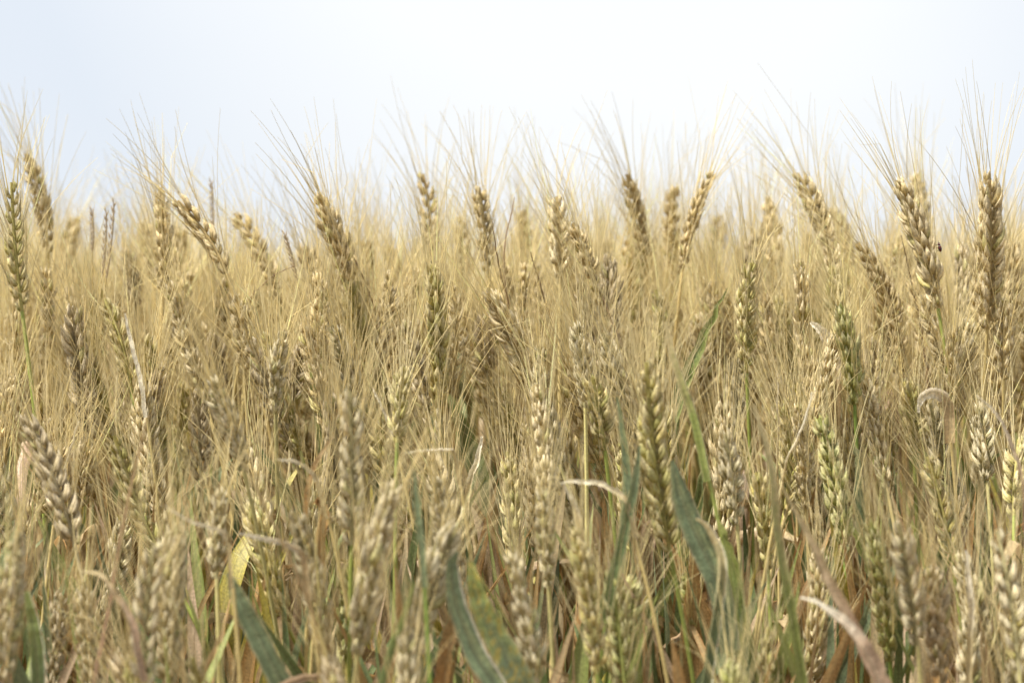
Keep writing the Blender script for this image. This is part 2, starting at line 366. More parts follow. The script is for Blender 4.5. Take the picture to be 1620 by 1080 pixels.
def stalk(P0, P1, bend, pal, label, nleaf=2, phi=None, awn_len=.062, fat=1.0, root=None, r=rng, stem=None):
    P0, P1 = np.asarray(P0, float), np.asarray(P1, float); bend = np.asarray(bend, float)
    T0 = nrm((P0 + P1) / 2 + bend * 2 - P0)
    if root is None: root = np.array([P0[0] - T0[0] * .22 + r.normal(0, .012), P0[1] - T0[1] * .2 + r.normal(0, .012), 0.0])
    e = empty('wheat_stalk', root, label, 'wheat', GROUP)
    ear, awn = make_ear(P0, P1, bend, pal, 2, phi, r, awn_len=awn_len, fat=fat)
    eo = ear.obj('ear', [M_HUSK], e, root); awn.obj('awns', [M_AWN], eo, root)
    sb, p = make_stem(P0, T0, root, stem or pal, r); sb.obj('stem', [M_STEM], e, root)
    for b, gr in random_leaf_specs(r, p, P0[2], 2, nleaf): b.obj('leaf', [M_LEAF], e, root)
    STALKS.append(e); return e
def px_stalk(tx, ty, bx, by, D, bend, pal, label, tiltD=0.0, **k):
    """ear tip and ear base as seen, at distance D; bend in photo pixels to the right"""
    P1 = at(tx, ty, D + tiltD); P0 = at(bx, by, D)
    return stalk(P0, P1, np.array([bend * D / FX, 0, 0]), pal, label, **k)

# ------------------------------------------------------------------ ground
def ground():
    n = 60; g = np.sinh(np.linspace(-5.5, 5.5, n)) / np.sinh(5.5) * 400
    X, Y = np.meshgrid(g, g + 2); Z = -.012 + .01 * np.sin(X * 9) * np.cos(Y * 7) * (np.hypot(X, Y) < 20)
    v = np.stack([X, Y, Z], -1).reshape(-1, 3)
    o = mk('ground', v, grid_faces(1, n, n, False), np.ones_like(v), v * 0, np.zeros((n - 1) ** 2, np.int32), [soil_mat()])
    o['kind'] = 'structure'; o['label'] = 'brown field soil under the wheat'
ground()

# ------------------------------------------------------------------ the ears one can pick out in the photograph
# tip x, tip y, base x, base y, distance, sideways bend (px), palette, label
H = [
 (18, 280, 35, 492, 1.44, -3, 'mix', 'straw ear, yellow-green in the middle, on a green stem at the left edge', dict(phi=.3, stem='leaf_green')),
 (41, 238, 76, 400, 1.72, 6, 'ripe', 'tall ripe ear rising highest at the far left'),
 (122, 340, 92, 450, 2.0, -4, 'ripe', 'blurred ripe ear leaning right, third from the left on the skyline'),
 (251, 292, 258, 458, 1.56, 4, 'gold', 'upright golden ear with dark gaps between its husks, tallest of the left skyline cluster', dict(phi=1.5)),
 (277, 314, 358, 432, 1.50, 10, 'gold', 'ear bowed steeply left, dark brown along one row of husks', dict(phi=.2)),
 (226, 348, 243, 450, 1.85, 2, 'gold', 'small blurred ear tucked behind the left of the upright golden ear'),
 (283, 358, 296, 470, 1.80, -3, 'ripe', 'blurred ear standing under the bowed ear against pale sky'),
 (367, 333, 438, 470, 1.70, 12, 'gold', 'slightly blurred brown ear leaning left, alone against the sky between two gaps', dict(phi=.6)),
 (501, 305, 549, 445, 1.52, 6, 'gold', 'sharp brown ear leaning left with a fan of long awns pointing up left', dict(phi=1.2)),
 (163, 468, 207, 612, 1.45, 6, 'mix', 'brownish ear leaning left, below the sky gap near the thin weed spikes', dict(phi=.4)),
 (204, 395, 214, 485, 1.75, 0, 'grey', 'small ear with a dark blurred tip, just under the left cluster'),
 (482, 385, 497, 480, 1.68, 2, 'gold', 'short brown ear standing directly left of the sharp leaning ear'),
 (449, 520, 436, 652, 1.36, -4, 'pale', 'pale ear with a white top husk, blurred in front of the left centre'),
 (378, 462, 386, 585, 1.50, 0, 'ripe', 'ripe ear veiled by crossing awns below the bowed ear'),
 (482, 545, 462, 640, 1.50, -4, 'grey', 'greyish brown ear leaning right behind the white-topped ear'),
 (72, 420, 80, 560, 1.62, 0, 'ripe', 'ripe upright ear below the highest far left ear'),
 (668, 270, 681, 405, 1.72, 5, 'gold', 'tall ripe ear on the skyline above the sharp greenish ear', dict(phi=.1)),
 (683, 410, 691, 652, 1.44, 5, 'mix', 'sharpest long ear with plump yellow-green husks in two clear rows, near the centre', dict(phi=1.6, fat=1.0, stem='leaf_green')),
 (757, 291, 772, 430, 1.62, 2, 'ripe', 'upright ripe ear with straight tall awns, right of the tall centre-left ear', dict(phi=.5)),
 (729, 340, 734, 440, 1.88, 0, 'ripe', 'blurred squat ear between the two tall centre ears'),
 (827, 328, 826, 440, 1.90, 0, 'ripe', 'blurred pale ear in the middle of the skyline beside crossing brown straws'),
 (880, 306, 886, 440, 1.56, 2, 'ripe', 'broad straw ear with dense awns just right of centre on the skyline', dict(phi=.0)),
 (903, 348, 950, 482, 1.50, 5, 'gold', 'brown ear leaning left, close behind the broad straw ear', dict(phi=1.0)),
 (989, 270, 1022, 415, 1.76, 4, 'gold', 'blurred dark golden ear leaning left, left of the V of ears', dict(phi=.4)),
 (1068, 291, 1060, 425, 1.85, -2, 'gold', 'blurred upright ear forming the left arm of the V of ears'),
 (1131, 266, 1080, 425, 1.62, -8, 'gold', 'slender ear leaning right, the right arm of the V against the sky', dict(phi=1.4, fat=.86)),
 (540, 360, 553, 478, 1.60, 2, 'gold', 'brown ear directly right of and below the sharp leaning ear'),
 (581, 380, 586, 470, 1.78, 0, 'gold', 'small blurred ear at the left rim of the centre-left sky gap'),
 (610, 390, 640, 460, 1.95, 3, 'ripe', 'blurred slanting ear low in the centre-left sky gap'),
 (911, 508, 926, 645, 1.38, 3, 'pale', 'pale rounded ear with greenish lower husks in front of the brown leaning ear'),
 (830, 415, 822, 530, 1.62, 0, 'ripe', 'ear half hidden behind a brown straw in the centre'),
 (955, 380, 966, 450, 2.05, 0, 'ripe', 'very small blurred ear left of the dark golden leaning ear'),
 (768, 500, 772, 590, 1.52, 0, 'grey', 'dull ear partly covered by awns right of the greenish sharp ear'),
 (640, 578, 628, 700, 1.34, -2, 'mix', 'blurred ear with one round yellow top husk, left of the sharp greenish ear'),
 (1258, 268, 1318, 440, 1.62, 12, 'ripe', 'tall ear with a bright shaggy top, bending left above the right-hand crop', dict(phi=.2)),
 (1212, 310, 1228, 430, 1.85, 2, 'gold', 'blurred golden ear just left of the shaggy bright-topped ear'),
 (1188, 408, 1181, 590, 1.47, -4, 'mix', 'sharp ear with split yellowish tip husks, set lower than the skyline', dict(phi=.6)),
 (1265, 400, 1273, 592, 1.50, 0, 'ripe', 'long narrow ripe ear straight below the shaggy bright-topped ear', dict(phi=1.5)),
 (1312, 325, 1345, 420, 1.92, 3, 'ripe', 'blurred ear with a mist of awns, right of the shaggy bright-topped ear'),
 (1352, 377, 1424, 560, 1.50, 16, 'gold', 'arching ear curved over to the left with dark brown joints', dict(phi=.3)),
 (1327, 476, 1352, 640, 1.42, 4, 'green', 'green and white striped unripe ear, clear of its neighbours', dict(phi=1.2)),
 (1415, 277, 1484, 488, 1.46, 8, 'ripe', 'largest clear fat-kernelled ear, leaning left above a bright green stem', dict(phi=1.75, fat=1.02, awn_len=.060, stem='leaf_green')),
 (1450, 270, 1462, 400, 1.80, 2, 'ripe', 'blurred upright ear hidden behind the fat-kernelled leaning ear'),
 (1565, 264, 1562, 520, 1.46, 3, 'ripe', 'very long straight ear with jagged sides and tall awns at the right', dict(phi=.25, awn_len=.060)),
 (1524, 385, 1520, 500, 1.58, 0, 'grey', 'dull ear between the fat-kernelled ear and the long jagged ear'),
 (1604, 385, 1600, 490, 1.62, 0, 'gold', 'small golden ear at the extreme right edge of the skyline'),
 (1210, 458, 1218, 605, 1.60, 2, 'gold', 'dark brown ear behind the split-tipped ear'),
 (1388, 478, 1424, 590, 1.62, 4, 'gold', 'brown ear parallel to and below the arching ear'),
 (1136, 338, 1133, 430, 2.15, 0, 'ripe', 'tiny blurred ear low right of the V of ears'),
 (35, 650, 118, 862, 1.28, 8, 'grey', 'long brown-grey ear leaning left in front, lower left'),
 (330, 598, 386, 745, 1.28, 5, 'pale', 'pale front ear leaning left, halfway down the left third'),
 (350, 770, 343, 915, 1.24, -3, 'pale', 'blurred pale ear under the pale leaning front ear'),
 (30, 830, 8, 1090, 1.17, -4, 'pale', 'big pale ear in the lower left corner'),
 (246, 850, 226, 1100, 1.16, -5, 'pale', 'large whitish ear, left one of the pair low on the left'),
 (281, 815, 266, 1085, 1.20, -3, 'pale', 'large yellowish ear, right one of the pair low on the left'),
 (465, 800, 512, 1030, 1.22, 6, 'pale', 'pale ear slanting left above a green stem, low left of centre', dict(stem='leaf_green')),
 (95, 925, 84, 1100, 1.26, 0, 'grey', 'dull grey-green ear next to the lower left corner ear'),
 (255, 570, 233, 705, 1.44, -3, 'grey', 'greyish ear leaning right among brown straws at left'),
 (140, 700, 128, 800, 1.42, -2, 'ripe', 'short ripe ear right of the long brown-grey leaning ear'),
 (553, 608, 556, 862, 1.22, 2, 'pale', 'long pale upright ear on a bright yellow-green stem', dict(phi=.2, stem='leaf_green')),
 (625, 760, 566, 1035, 1.18, -6, 'pale', 'long pale ear leaning right beside the pale upright ear'),
 (722, 822, 645, 1072, 1.18, -8, 'pale', 'ear leaning strongly right, left of the broad blue-green leaf', dict(phi=.6)),
 (808, 866, 852, 1085, 1.18, 4, 'pale', 'pale ear with white tip leaning left, right of the broad leaves', dict(phi=1.1)),
 (846, 600, 866, 800, 1.32, 4, 'ripe', 'tall straw ear in front just right of centre', dict(phi=1.4)),
 (858, 770, 868, 930, 1.24, 0, 'pale', 'blurred ear below the tall straw front ear'),
 (905, 822, 945, 1065, 1.20, 5, 'mix', 'ear with purplish-brown and green husks leaning left, low centre right'),
 (935, 592, 957, 712, 1.36, 2, 'mix', 'ear with spread greenish husks above a dark green stem', dict(phi=.5)),
 (1022, 560, 1060, 872, 1.26, -6, 'mix', 'longest front ear with large greenish husks, right of centre', dict(phi=.15)),
 (1006, 912, 966, 1075, 1.24, -4, 'green', 'green unripe ear with fat husks at the bottom, right of centre', dict(fat=1.1)),
 (1047, 640, 1060, 740, 1.40, 0, 'mix', 'greenish ear just behind the longest front ear'),
 (1195, 740, 1215, 900, 1.32, 3, 'mix', 'ear with golden yellow kernels showing, over the green-edged leaf', dict(phi=1.6)),
 (1293, 652, 1336, 885, 1.34, 8, 'green', 'dark green narrow ear with a bright green tip', dict(phi=1.0)),
 (1465, 715, 1506, 885, 1.34, 4, 'mix', 'greenish ear with wide spread husks in the lower right quarter'),
 (1420, 820, 1452, 1020, 1.20, 4, 'pale', 'pale ear leaning left with whitish tip, lower right'),
 (1476, 890, 1490, 1080, 1.22, 0, 'grey', 'pinkish grey ear between two pale ears at the lower right'),
 (1376, 818, 1408, 1045, 1.27, 3, 'green', 'dim green ear left of the white-tipped lower right ear'),
 (1576, 830, 1612, 1060, 1.18, 4, 'pale', 'pale ear near the lower right corner'),
 (1157, 1040, 1160, 1180, 1.16, 0, 'green', 'small green ear tip just entering at the bottom, right of centre'),
 (1545, 640, 1562, 760, 1.38, 2, 'pale', 'pale soft ear below the long jagged ear'),
 (1613, 690, 1604, 815, 1.36, -2, 'mix', 'greenish ear cut by the right edge, middle height'),
 (1145, 680, 1166, 830, 1.30, 2, 'pale', 'pale soft ear veiled in awns left of the golden-kernelled ear'),
 (1085, 900, 1096, 1040, 1.32, 0, 'green', 'shaded green ear behind the long dark leaf, low right of centre'),
 (1590, 470, 1588, 600, 1.46, 0, 'ripe', 'ripe ear under the small golden ear at the right edge'),
 (1510, 600, 1500, 700, 1.52, 0, 'grey', 'dull ear behind the green stem of the fat-kernelled ear'),
 (600, 470, 606, 590, 1.60, 0, 'gold', 'brown ear below the centre-left sky gap'),
 (1100, 500, 1106, 610, 1.62, 0, 'ripe', 'soft ripe ear below the foot of the V of ears'),
 (1440, 600, 1446, 720, 1.46, 0, 'mix', 'greenish straw ear above the curled bright leaf at the right'),
]
TIPS = []
for row in H:
    tx, ty, bx, by, D, bend, pal, lab = row[:8]; kw = row[8] if len(row) > 8 else {}
    if D > 1.44: D = 1.44 + (D - 1.44) * .62
    if D < 1.33: kw = dict(dict(awn_len=.054), **kw)
    px_stalk(tx, ty, bx, by, D, bend, pal, lab, tiltD=rng.normal(0, .008), nleaf=3, **kw)
    TIPS.append((tx, ty, D, STALKS[-1], True))

# ------------------------------------------------------------------ the rest of the crop that shows between them
def tip_py(D, r):
    """how high ears stand at each distance: the crop is lower along its near edge"""
    lo = np.interp(D, [1.12, 1.2, 1.3, 1.42, 1.6, 1.9, 2.4, 3.2], [860, 800, 660, 455, 350, 355, 445, 480])
    hi = np.interp(D, [1.12, 1.2, 1.3, 1.42, 1.6, 1.9, 2.4, 3.2], [1160, 1080, 920, 720, 560, 500, 510, 530])
    return r.uniform(lo, hi)
SKY_X = [0, 60, 130, 170, 205, 250, 300, 330, 400, 440, 480, 540, 600, 640, 670, 720, 800, 860, 900, 960, 1000, 1060, 1110, 1150, 1200, 1260, 1330, 1390, 1430, 1500, 1560, 1620]
SKY_Y = [300, 320, 395, 430, 370, 350, 385, 400, 400, 430, 395, 370, 410, 420, 335, 330, 330, 320, 340, 390, 330, 340, 370, 400, 335, 325, 355, 440, 345, 400, 330, 370]
PALS = ['ripe', 'ripe', 'gold', 'grey', 'mix', 'pale']
def rand_ear(r, D, px, py):
    L_ = r.uniform(.062, .092); lean = r.normal(-.13, .17); dlean = r.normal(0, .12)
    P1 = at(px, py, D); ax = nrm(np.array([lean, dlean, 1.0]))
    P0 = P1 - ax * L_
    return P0, P1, np.array([r.normal(-np.sign(-lean) * .002, .002), r.normal(0, .002), 0])
def rand_pal(r, D):
    if D < 1.3: return ['pale', 'mix', 'green', 'grey', 'pale', 'mix'][r.integers(6)]
    if D < 1.6: return ['ripe', 'ripe', 'gold', 'grey', 'mix', 'pale'][r.integers(6)]
    return ['ripe', 'ripe', 'gold', 'ripe'][r.integers(4)]
want = 211; made = []; r2 = np.random.default_rng(21); tries = 0
while len(made) < want and tries < 60000:
    tries += 1
    D = float(r2.choice([r2.uniform(1.15, 1.35), r2.uniform(1.36, 1.62), r2.uniform(1.6, 1.95)], p=[.16, .54, .30]))
    px = r2.uniform(-15, 1635); py = tip_py(D, r2)
    if py < np.interp(px, SKY_X, SKY_Y) + 6: continue
    if py > 1055: continue
    near = 30 if D < 1.35 else 20
    if any(abs(px - t[0]) < near and abs(py - t[1]) < near * 2 and abs(D - t[2]) < .12 for t in TIPS): continue
    if D < 1.42 and any(abs(px - t[0]) < 30 and abs(py - t[1]) < 190 and t[4] for t in TIPS): continue   # keep the picked-out ears clear
    P0, P1, bd = rand_ear(r2, D, px, py); pal = rand_pal(r2, D)
    o = stalk(P0, P1, bd, pal, '', nleaf=int(r2.integers(2, 5)), r=r2, awn_len=.054 if D < 1.35 else .062)
    bx = topx(P0)[0]
    made.append((px, py, D, o, pal, px - bx)); TIPS.append((px, py, D, o, False))
# labels: which tier of the crop the tip reaches, which one of that tier counted from the edge, its colour and lean
def tier(y): return 0 if y < 420 else 1 if y < 520 else 2 if y < 680 else 3 if y < 860 else 4
TN = ['with skyline tips', 'with tips just below the skyline', 'with tips at mid height', 'with tips in the lower half', 'with tips near the bottom']
CN = dict(ripe='straw-coloured', gold='golden brown', pale='pale', mix='yellow-green', green='green', grey='dull grey-brown')
def ordn(n): return '%d%s' % (n, 'th' if 10 <= n % 100 <= 20 else {1: 'st', 2: 'nd', 3: 'rd'}.get(n % 10, 'th'))
for o_ in made:
    tr_ = tier(o_[1]); same = sorted([t[0] for t in TIPS if tier(t[1]) == tr_]); k = same.index(o_[0]); n = len(same)
    pos = ordn(k + 1) + ' from left' if k < n / 2 else ordn(n - k) + ' from right'
    ln = 'leaning left' if o_[5] < -14 else 'leaning right' if o_[5] > 14 else 'upright'
    o_[3]['label'] = '%s %s ear, %s of those %s' % (CN[o_[4]], ln, pos, TN[tr_])

# ------------------------------------------------------------------ leaves and broken straws one can pick out: each on a shoot of its own
def shoot(pts, D, wpx, c0, c1, label, D2=None, stemc='ripe', **k):
    """pts: photo pixels from the leaf's TIP to its base; wpx: width in photo pixels (or list base..tip)"""
    n = len(pts); D2 = D if D2 is None else D2
    P = [at(x, y, D + (D2 - D) * i / (n - 1)) for i, (x, y) in enumerate(pts)][::-1]
    base = P[0]; d = nrm(P[0] - P[1])
    if d[2] > -.25: d = nrm(np.array([d[0] * .3, d[1], -1.0]))
    root = np.array([base[0] + d[0] * .12, base[1] + d[1] * .12 + .01, 0.0])
    e = empty('wheat_shoot', root, label, 'wheat leaf', 'leafy shoots and dry straw among the wheat')
    sb, p = make_stem(base + np.array([0, .002, 0]), -d, root, stemc, rng, rad=.0013); sb.obj('stem', [M_STEM], e, root)
    dry = c0 not in ('blue', 'green', 'olive'); k.setdefault('ragged', .05 if dry else .02)
    w = (np.array(wpx) * D / FX) if not np.isscalar(wpx) else wpx * D / FX
    sp = spline(P, 48)
    wob = np.cumsum(rng.normal(0, 1, (48, 3)), axis=0); wob -= np.linspace(0, 1, 48)[:, None] * wob[-1]
    sp = sp + wob * (.00016 if dry else .0001)
    make_leaf(sp, w, c0, c1, **k).obj('leaf', [M_LEAF], e, root)
    return e
shoot([(724, 872), (716, 900), (725, 960), (752, 1030), (800, 1110)], 1.165, [34, 36, 32, 22, 5], 'blue', 'blue', 'broad blue-green leaf with a pale torn edge, low in the centre', edge='white', fold=.12, face=np.array([.35, -1, .2]), stemc='green')
shoot([(745, 888), (752, 930), (772, 985), (812, 1060), (845, 1130)], 1.17, [46, 46, 40, 26, 9], 'blue', 'olive', 'broad green leaf with a rust-spotted yellow tip, low in the centre', spots=.25, fold=.15, face=np.array([-.1, -1, .35]), stemc='green')
shoot([(361, 905), (378, 945), (405, 1000), (450, 1090)], 1.18, [36, 34, 26, 8], 'blue', 'blue', 'dark blue-green leaf running diagonally down right, lower left', fold=.18, face=np.array([.1, -1, .3]), stemc='green')
shoot([(976, 628), (988, 700), (992, 770), (985, 850), (972, 960)], 1.25, [16, 17, 17, 12, 4], 'blue', 'blue', 'narrow upright dark green leaf right of centre', fold=.3, stemc='green')
shoot([(1012, 705), (1003, 770), (988, 840), (972, 900), (960, 980)], 1.22, [16, 18, 18, 14, 4], 'green', 'blue', 'narrow green leaf curving down left, beside the upright dark green leaf', fold=.25, stemc='green')
shoot([(1063, 728), (1080, 790), (1108, 860), (1138, 930), (1155, 1030)], 1.235, [34, 40, 42, 34, 6], 'blue', 'blue', 'broad dark blue-green leaf slanting down right behind the longest front ear', fold=.15, face=np.array([.2, -1, .25]), stemc='green')
shoot([(1100, 820), (1122, 845), (1137, 900), (1128, 980), (1112, 1100)], 1.20, [24, 24, 24, 18, 5], 'blue', 'straw', 'folded leaf with a pale curled tip, green lower down', edge='white', roll=1.4, twist=1.2, stemc='green')
shoot([(1190, 640), (1213, 730), (1225, 840), (1245, 960), (1272, 1110)], 1.18, [20, 22, 20, 16, 8], 'olive', 'straw', 'long leaf faded to straw above and bright green with yellow lines below', fold=.3, roll=.8, twist=.3, stemc='green')
shoot([(655, 742), (660, 800), (667, 850), (672, 930)], 1.14, [10, 12, 11, 4], 'blue', 'blue', 'slim blue-green blade beside the long pale right-leaning ear', fold=.4, stemc='green')
shoot([(655, 920), (640, 970), (620, 1020), (598, 1100)], 1.15, [16, 16, 13, 4], 'green', 'olive', 'green blade slanting down left under the right-leaning ears', fold=.35, stemc='green')
shoot([(42, 935), (52, 980), (60, 1040), (60, 1120)], 1.16, [24, 24, 20, 8], 'green', 'olive', 'green leaf with a pale rim low at the left edge', edge='white', fold=.2, stemc='green')
shoot([(438, 727), (462, 727), (488, 740), (508, 768), (520, 820)], 1.24, [9, 9, 8, 6, 2], 'straw', 'white', 'thin white dry blade arched over to the left', roll=1.2, twist=.8)
shoot([(529, 690), (512, 716), (497, 750), (490, 790), (488, 860)], 1.28, [14, 14, 13, 11, 5], 'orange', 'tan', 'rusty brown dry leaf bending up right beside the long pale upright ear', roll=1.2)
shoot([(498, 796), (506, 792), (510, 815), (505, 860), (500, 930)], 1.27, [20, 20, 19, 16, 9], 'orange', 'orange', 'rusty leaf with a rounded folded top, left of the long pale upright ear', roll=1.0)
shoot([(640, 716), (672, 711), (705, 709), (722, 716), (730, 770)], 1.26, [8, 8, 7, 5, 2], 'straw', 'white', 'pale dry blade lying level behind the green stem near the centre', roll=1.5)
shoot([(650, 760), (665, 735), (700, 726), (730, 745), (742, 800)], 1.46, [18, 20, 20, 16, 6], 'tan', 'straw', 'tan dry leaf arched under the level pale blade', roll=.8)
shoot([(888, 765), (918, 762), (955, 768), (988, 792), (1004, 850)], 1.22, [12, 12, 10, 8, 3], 'straw', 'white', 'bright dry leaf arched level over the shaded gap right of centre', roll=.8)
shoot([(893, 768), (905, 786), (915, 820), (922, 880)], 1.2, [10, 10, 9, 3], 'straw', 'white', 'short pale blade hanging at the end of the arched bright leaf', roll=1.0)
shoot([(1452, 652), (1458, 630), (1482, 620), (1500, 636), (1506, 700)], 1.34, [24, 24, 22, 15, 4], 'tan', 'white', 'bright curled leaf hooked over at the right', roll=1.0, twist=.6)
shoot([(1231, 590), (1230, 640), (1231, 700), (1232, 800)], 1.40, [5, 5, 5, 2], 'straw', 'white', 'bright thin straight straw standing right of the split-tipped ear', roll=2.0)
shoot([(1284, 620), (1268, 670), (1245, 725), (1230, 800)], 1.30, [6, 6, 6, 3], 'straw', 'white', 'bright thin straw slanting down left, right of the straight one', roll=2.0)
shoot([(1053, 512), (1064, 560), (1080, 610), (1100, 670), (1122, 760)], 1.24, [15, 17, 16, 13, 4], 'olive', 'straw', 'leaf with a white edge and cut tip slanting down right, right of centre', edge='white', roll=.6, stemc='mix')
shoot([(198, 495), (208, 540), (222, 590), (232, 660)], 1.38, [9, 10, 9, 3], 'white', 'white', 'white dry sliver beside the brownish leaning ear at left', roll=1.0)
shoot([(1282, 510), (1300, 530), (1312, 565), (1314, 610), (1318, 680)], 1.44, [20, 26, 28, 20, 6], 'tan', 'white', 'pale papery leaf behind the green and white striped ear', roll=.8)
shoot([(1240, 775), (1268, 830), (1300, 900), (1345, 985), (1400, 1090)], 1.17, [30, 26, 20, 14, 4], 'pink', 'straw', 'long pinkish tan leaf sloping down right to the bottom, lower right', roll=1.2, twist=.5)
shoot([(1265, 945), (1300, 962), (1335, 990), (1370, 1030), (1400, 1100)], 1.15, [30, 28, 24, 16, 4], 'pink', 'white', 'pale split leaf lying across the long pinkish leaf at the bottom', roll=1.0, twist=.8)
shoot([(1527, 870), (1534, 930), (1536, 1000), (1532, 1100)], 1.20, [12, 12, 11, 4], 'straw', 'white', 'pale upright blade left of the lower right corner ear', roll=1.0)
shoot([(722, 962), (716, 1000), (708, 1050), (700, 1120)], 1.18, [34, 34, 30, 16], 'orange', 'tan', 'wide rusty dry leaf hanging behind the two broad leaves', roll=1.2, ragged=.06)
shoot([(128, 902), (155, 908), (178, 935), (205, 990), (225, 1080)], 1.15, [16, 16, 14, 12, 3], 'pink', 'straw', 'pinkish leaf with its tip turned out left, lower left', roll=.9, twist=.6)
shoot([(590, 612), (600, 628), (611, 648), (622, 690)], 1.38, [7, 7, 6, 2], 'white', 'white', 'short white sliver left of the round-topped ear', roll=1.4)
shoot([(124, 666), (110, 705), (94, 755), (84, 830)], 1.34, [6, 6, 5, 3], 'straw', 'white', 'thin pale straw slanting down left in the left fifth', roll=2.0)
shoot([(763, 690), (756, 722), (746, 762), (738, 830)], 1.38, [12, 12, 10, 4], 'straw', 'white', 'short pale blade near the centre, right of the green stem', roll=1.0)
shoot([(236, 655), (216, 735), (195, 822), (172, 960), (148, 1090)], 1.20, [13, 13, 11, 9, 4], 'pink', 'tan', 'long pinkish brown straw leaning right, left of the pale pair of ears', roll=2.2)
shoot([(369, 700), (400, 762), (432, 825), (470, 905), (500, 990)], 1.16, [12, 11, 10, 8, 3], 'tan', 'straw', 'blurred tan blade slanting across in front of the pale slanting ear', roll=2.0)
shoot([(814, 312), (799, 395), (803, 480), (812, 560), (820, 680)], 1.50, [8, 8, 7, 6, 3], 'tan', 'pink', 'brown straw bent at the skyline right of the upright centre ear', roll=2.4)
shoot([(778, 350), (790, 430), (806, 500), (818, 575), (826, 680)], 1.46, [7, 8, 8, 6, 3], 'tan', 'brown', 'dark brown straw slanting down right in the centre', roll=2.4)
shoot([(840, 398), (858, 460), (880, 530), (900, 590), (914, 690)], 1.48, [7, 8, 7, 6, 3], 'tan', 'brown', 'dark brown straw below the broad straw ear', roll=2.4)
shoot([(940, 430), (958, 480), (980, 530), (1000, 600), (1010, 700)], 1.50, [7, 8, 7, 6, 3], 'tan', 'pink', 'brown straw leaning left beneath the dark golden ear', roll=2.4)
shoot([(1425, 372), (1440, 440), (1455, 520), (1466, 600), (1472, 700)], 1.50, [5, 7, 8, 6, 3], 'pink', 'brown', 'pinkish brown straw just left of the fat-kernelled ear', roll=2.4)
shoot([(556, 400), (576, 450), (594, 500), (596, 560), (590, 650)], 1.50, [5, 6, 6, 5, 3], 'orange', 'brown', 'reddish brown straw arched right of the sharp leaning ear', roll=2.4)
shoot([(468, 420), (440, 432), (412, 452), (395, 475), (380, 560)], 1.48, [3, 4, 4, 4, 3], 'tan', 'brown', 'thin brown straw bent over to the right at left centre', roll=2.4)
shoot([(262, 800), (300, 822), (345, 836), (362, 860), (368, 930)], 1.17, [9, 8, 7, 5, 2], 'straw', 'white', 'whitish kinked blade between the pale pair and the pale slanting ear', roll=1.0)
shoot([(378, 843), (410, 850), (450, 858), (480, 880), (490, 950)], 1.18, [14, 13, 10, 8, 3], 'tan', 'white', 'tan blade bent level with a bright edge, lower left', edge='white', roll=.8)
shoot([(950, 700), (1000, 760), (1010, 800), (1000, 860)], 1.44, [8, 10, 9, 3], 'orange', 'tan', 'rusty blade in the gap under the arched bright leaf', roll=1.0)
shoot([(1240, 600), (1275, 640), (1262, 720), (1262, 800)], 1.52, [8, 10, 12, 5], 'yellow', 'yellow', 'yellow leaf glowing between the two bright thin straws', roll=.6)
shoot([(1545, 625), (1575, 655), (1600, 700), (1618, 760), (1625, 860)], 1.26, [8, 9, 9, 7, 3], 'pink', 'white', 'pale blade slanting down right to the right edge', roll=1.6)

# thin dark spikes of a weed grass against the left sky gap
def weed(tx, ty, bx, by, D, label):
    P1, P0 = at(tx, ty, D), at(bx, by, D); root = np.array([P0[0] + rng.normal(0, .01), D + .01, 0.])
    e = empty('ryegrass_stalk', root, label, 'grass stalk', 'thin dark weed grass spikes')
    n = 26; p = bez([P1, (P0 + P1) / 2 + np.array([.002, 0, 0]), P0], n); c = np.array([.44, .33, .19])
    b = Buf(); b.add(*tubes(p[None], np.full((1, n), .00055), 4, np.broadcast_to(c, (1, n, 3))), 0)
    m = 18; q = bez([P1, (P0 + P1) / 2, P0], m); T = nrm(np.gradient(q, axis=0)); sg = np.where(np.arange(m) % 2, 1, -1)[:, None]
    d = nrm(-T + sg * np.array([.35, 0, 0])); s = np.linspace(0, 1, 4)
    b.add(*tubes(q[:, None] + d[:, None] * s[None, :, None] * .0045, np.broadcast_to(np.array([.0002, .0005, .0004, .0001]), (m, 4)), 4, np.broadcast_to(c * 1.15, (m, 4, 3))), 0)
    b.obj('spike', [M_HUSK], e, root)
    sb, _ = make_stem(P0, nrm(P1 - P0), root, 'gold', rng, rad=.0007); sb.obj('stem', [M_STEM], e, root)
weed(180, 322, 168, 440, 1.52, 'tallest of the thin dark weed spikes beside the left sky gap')
weed(168, 337, 161, 440, 1.53, 'middle thin dark weed spike beside the left sky gap')
weed(145, 335, 146, 400, 1.56, 'faint weed spike left of the two dark ones')
weed(334, 290, 336, 370, 1.60, 'faint weed spike rising right of the bowed ear')
weed(451, 372, 470, 445, 1.50, 'short dark weed spike leaning left, left of the sharp leaning ear')

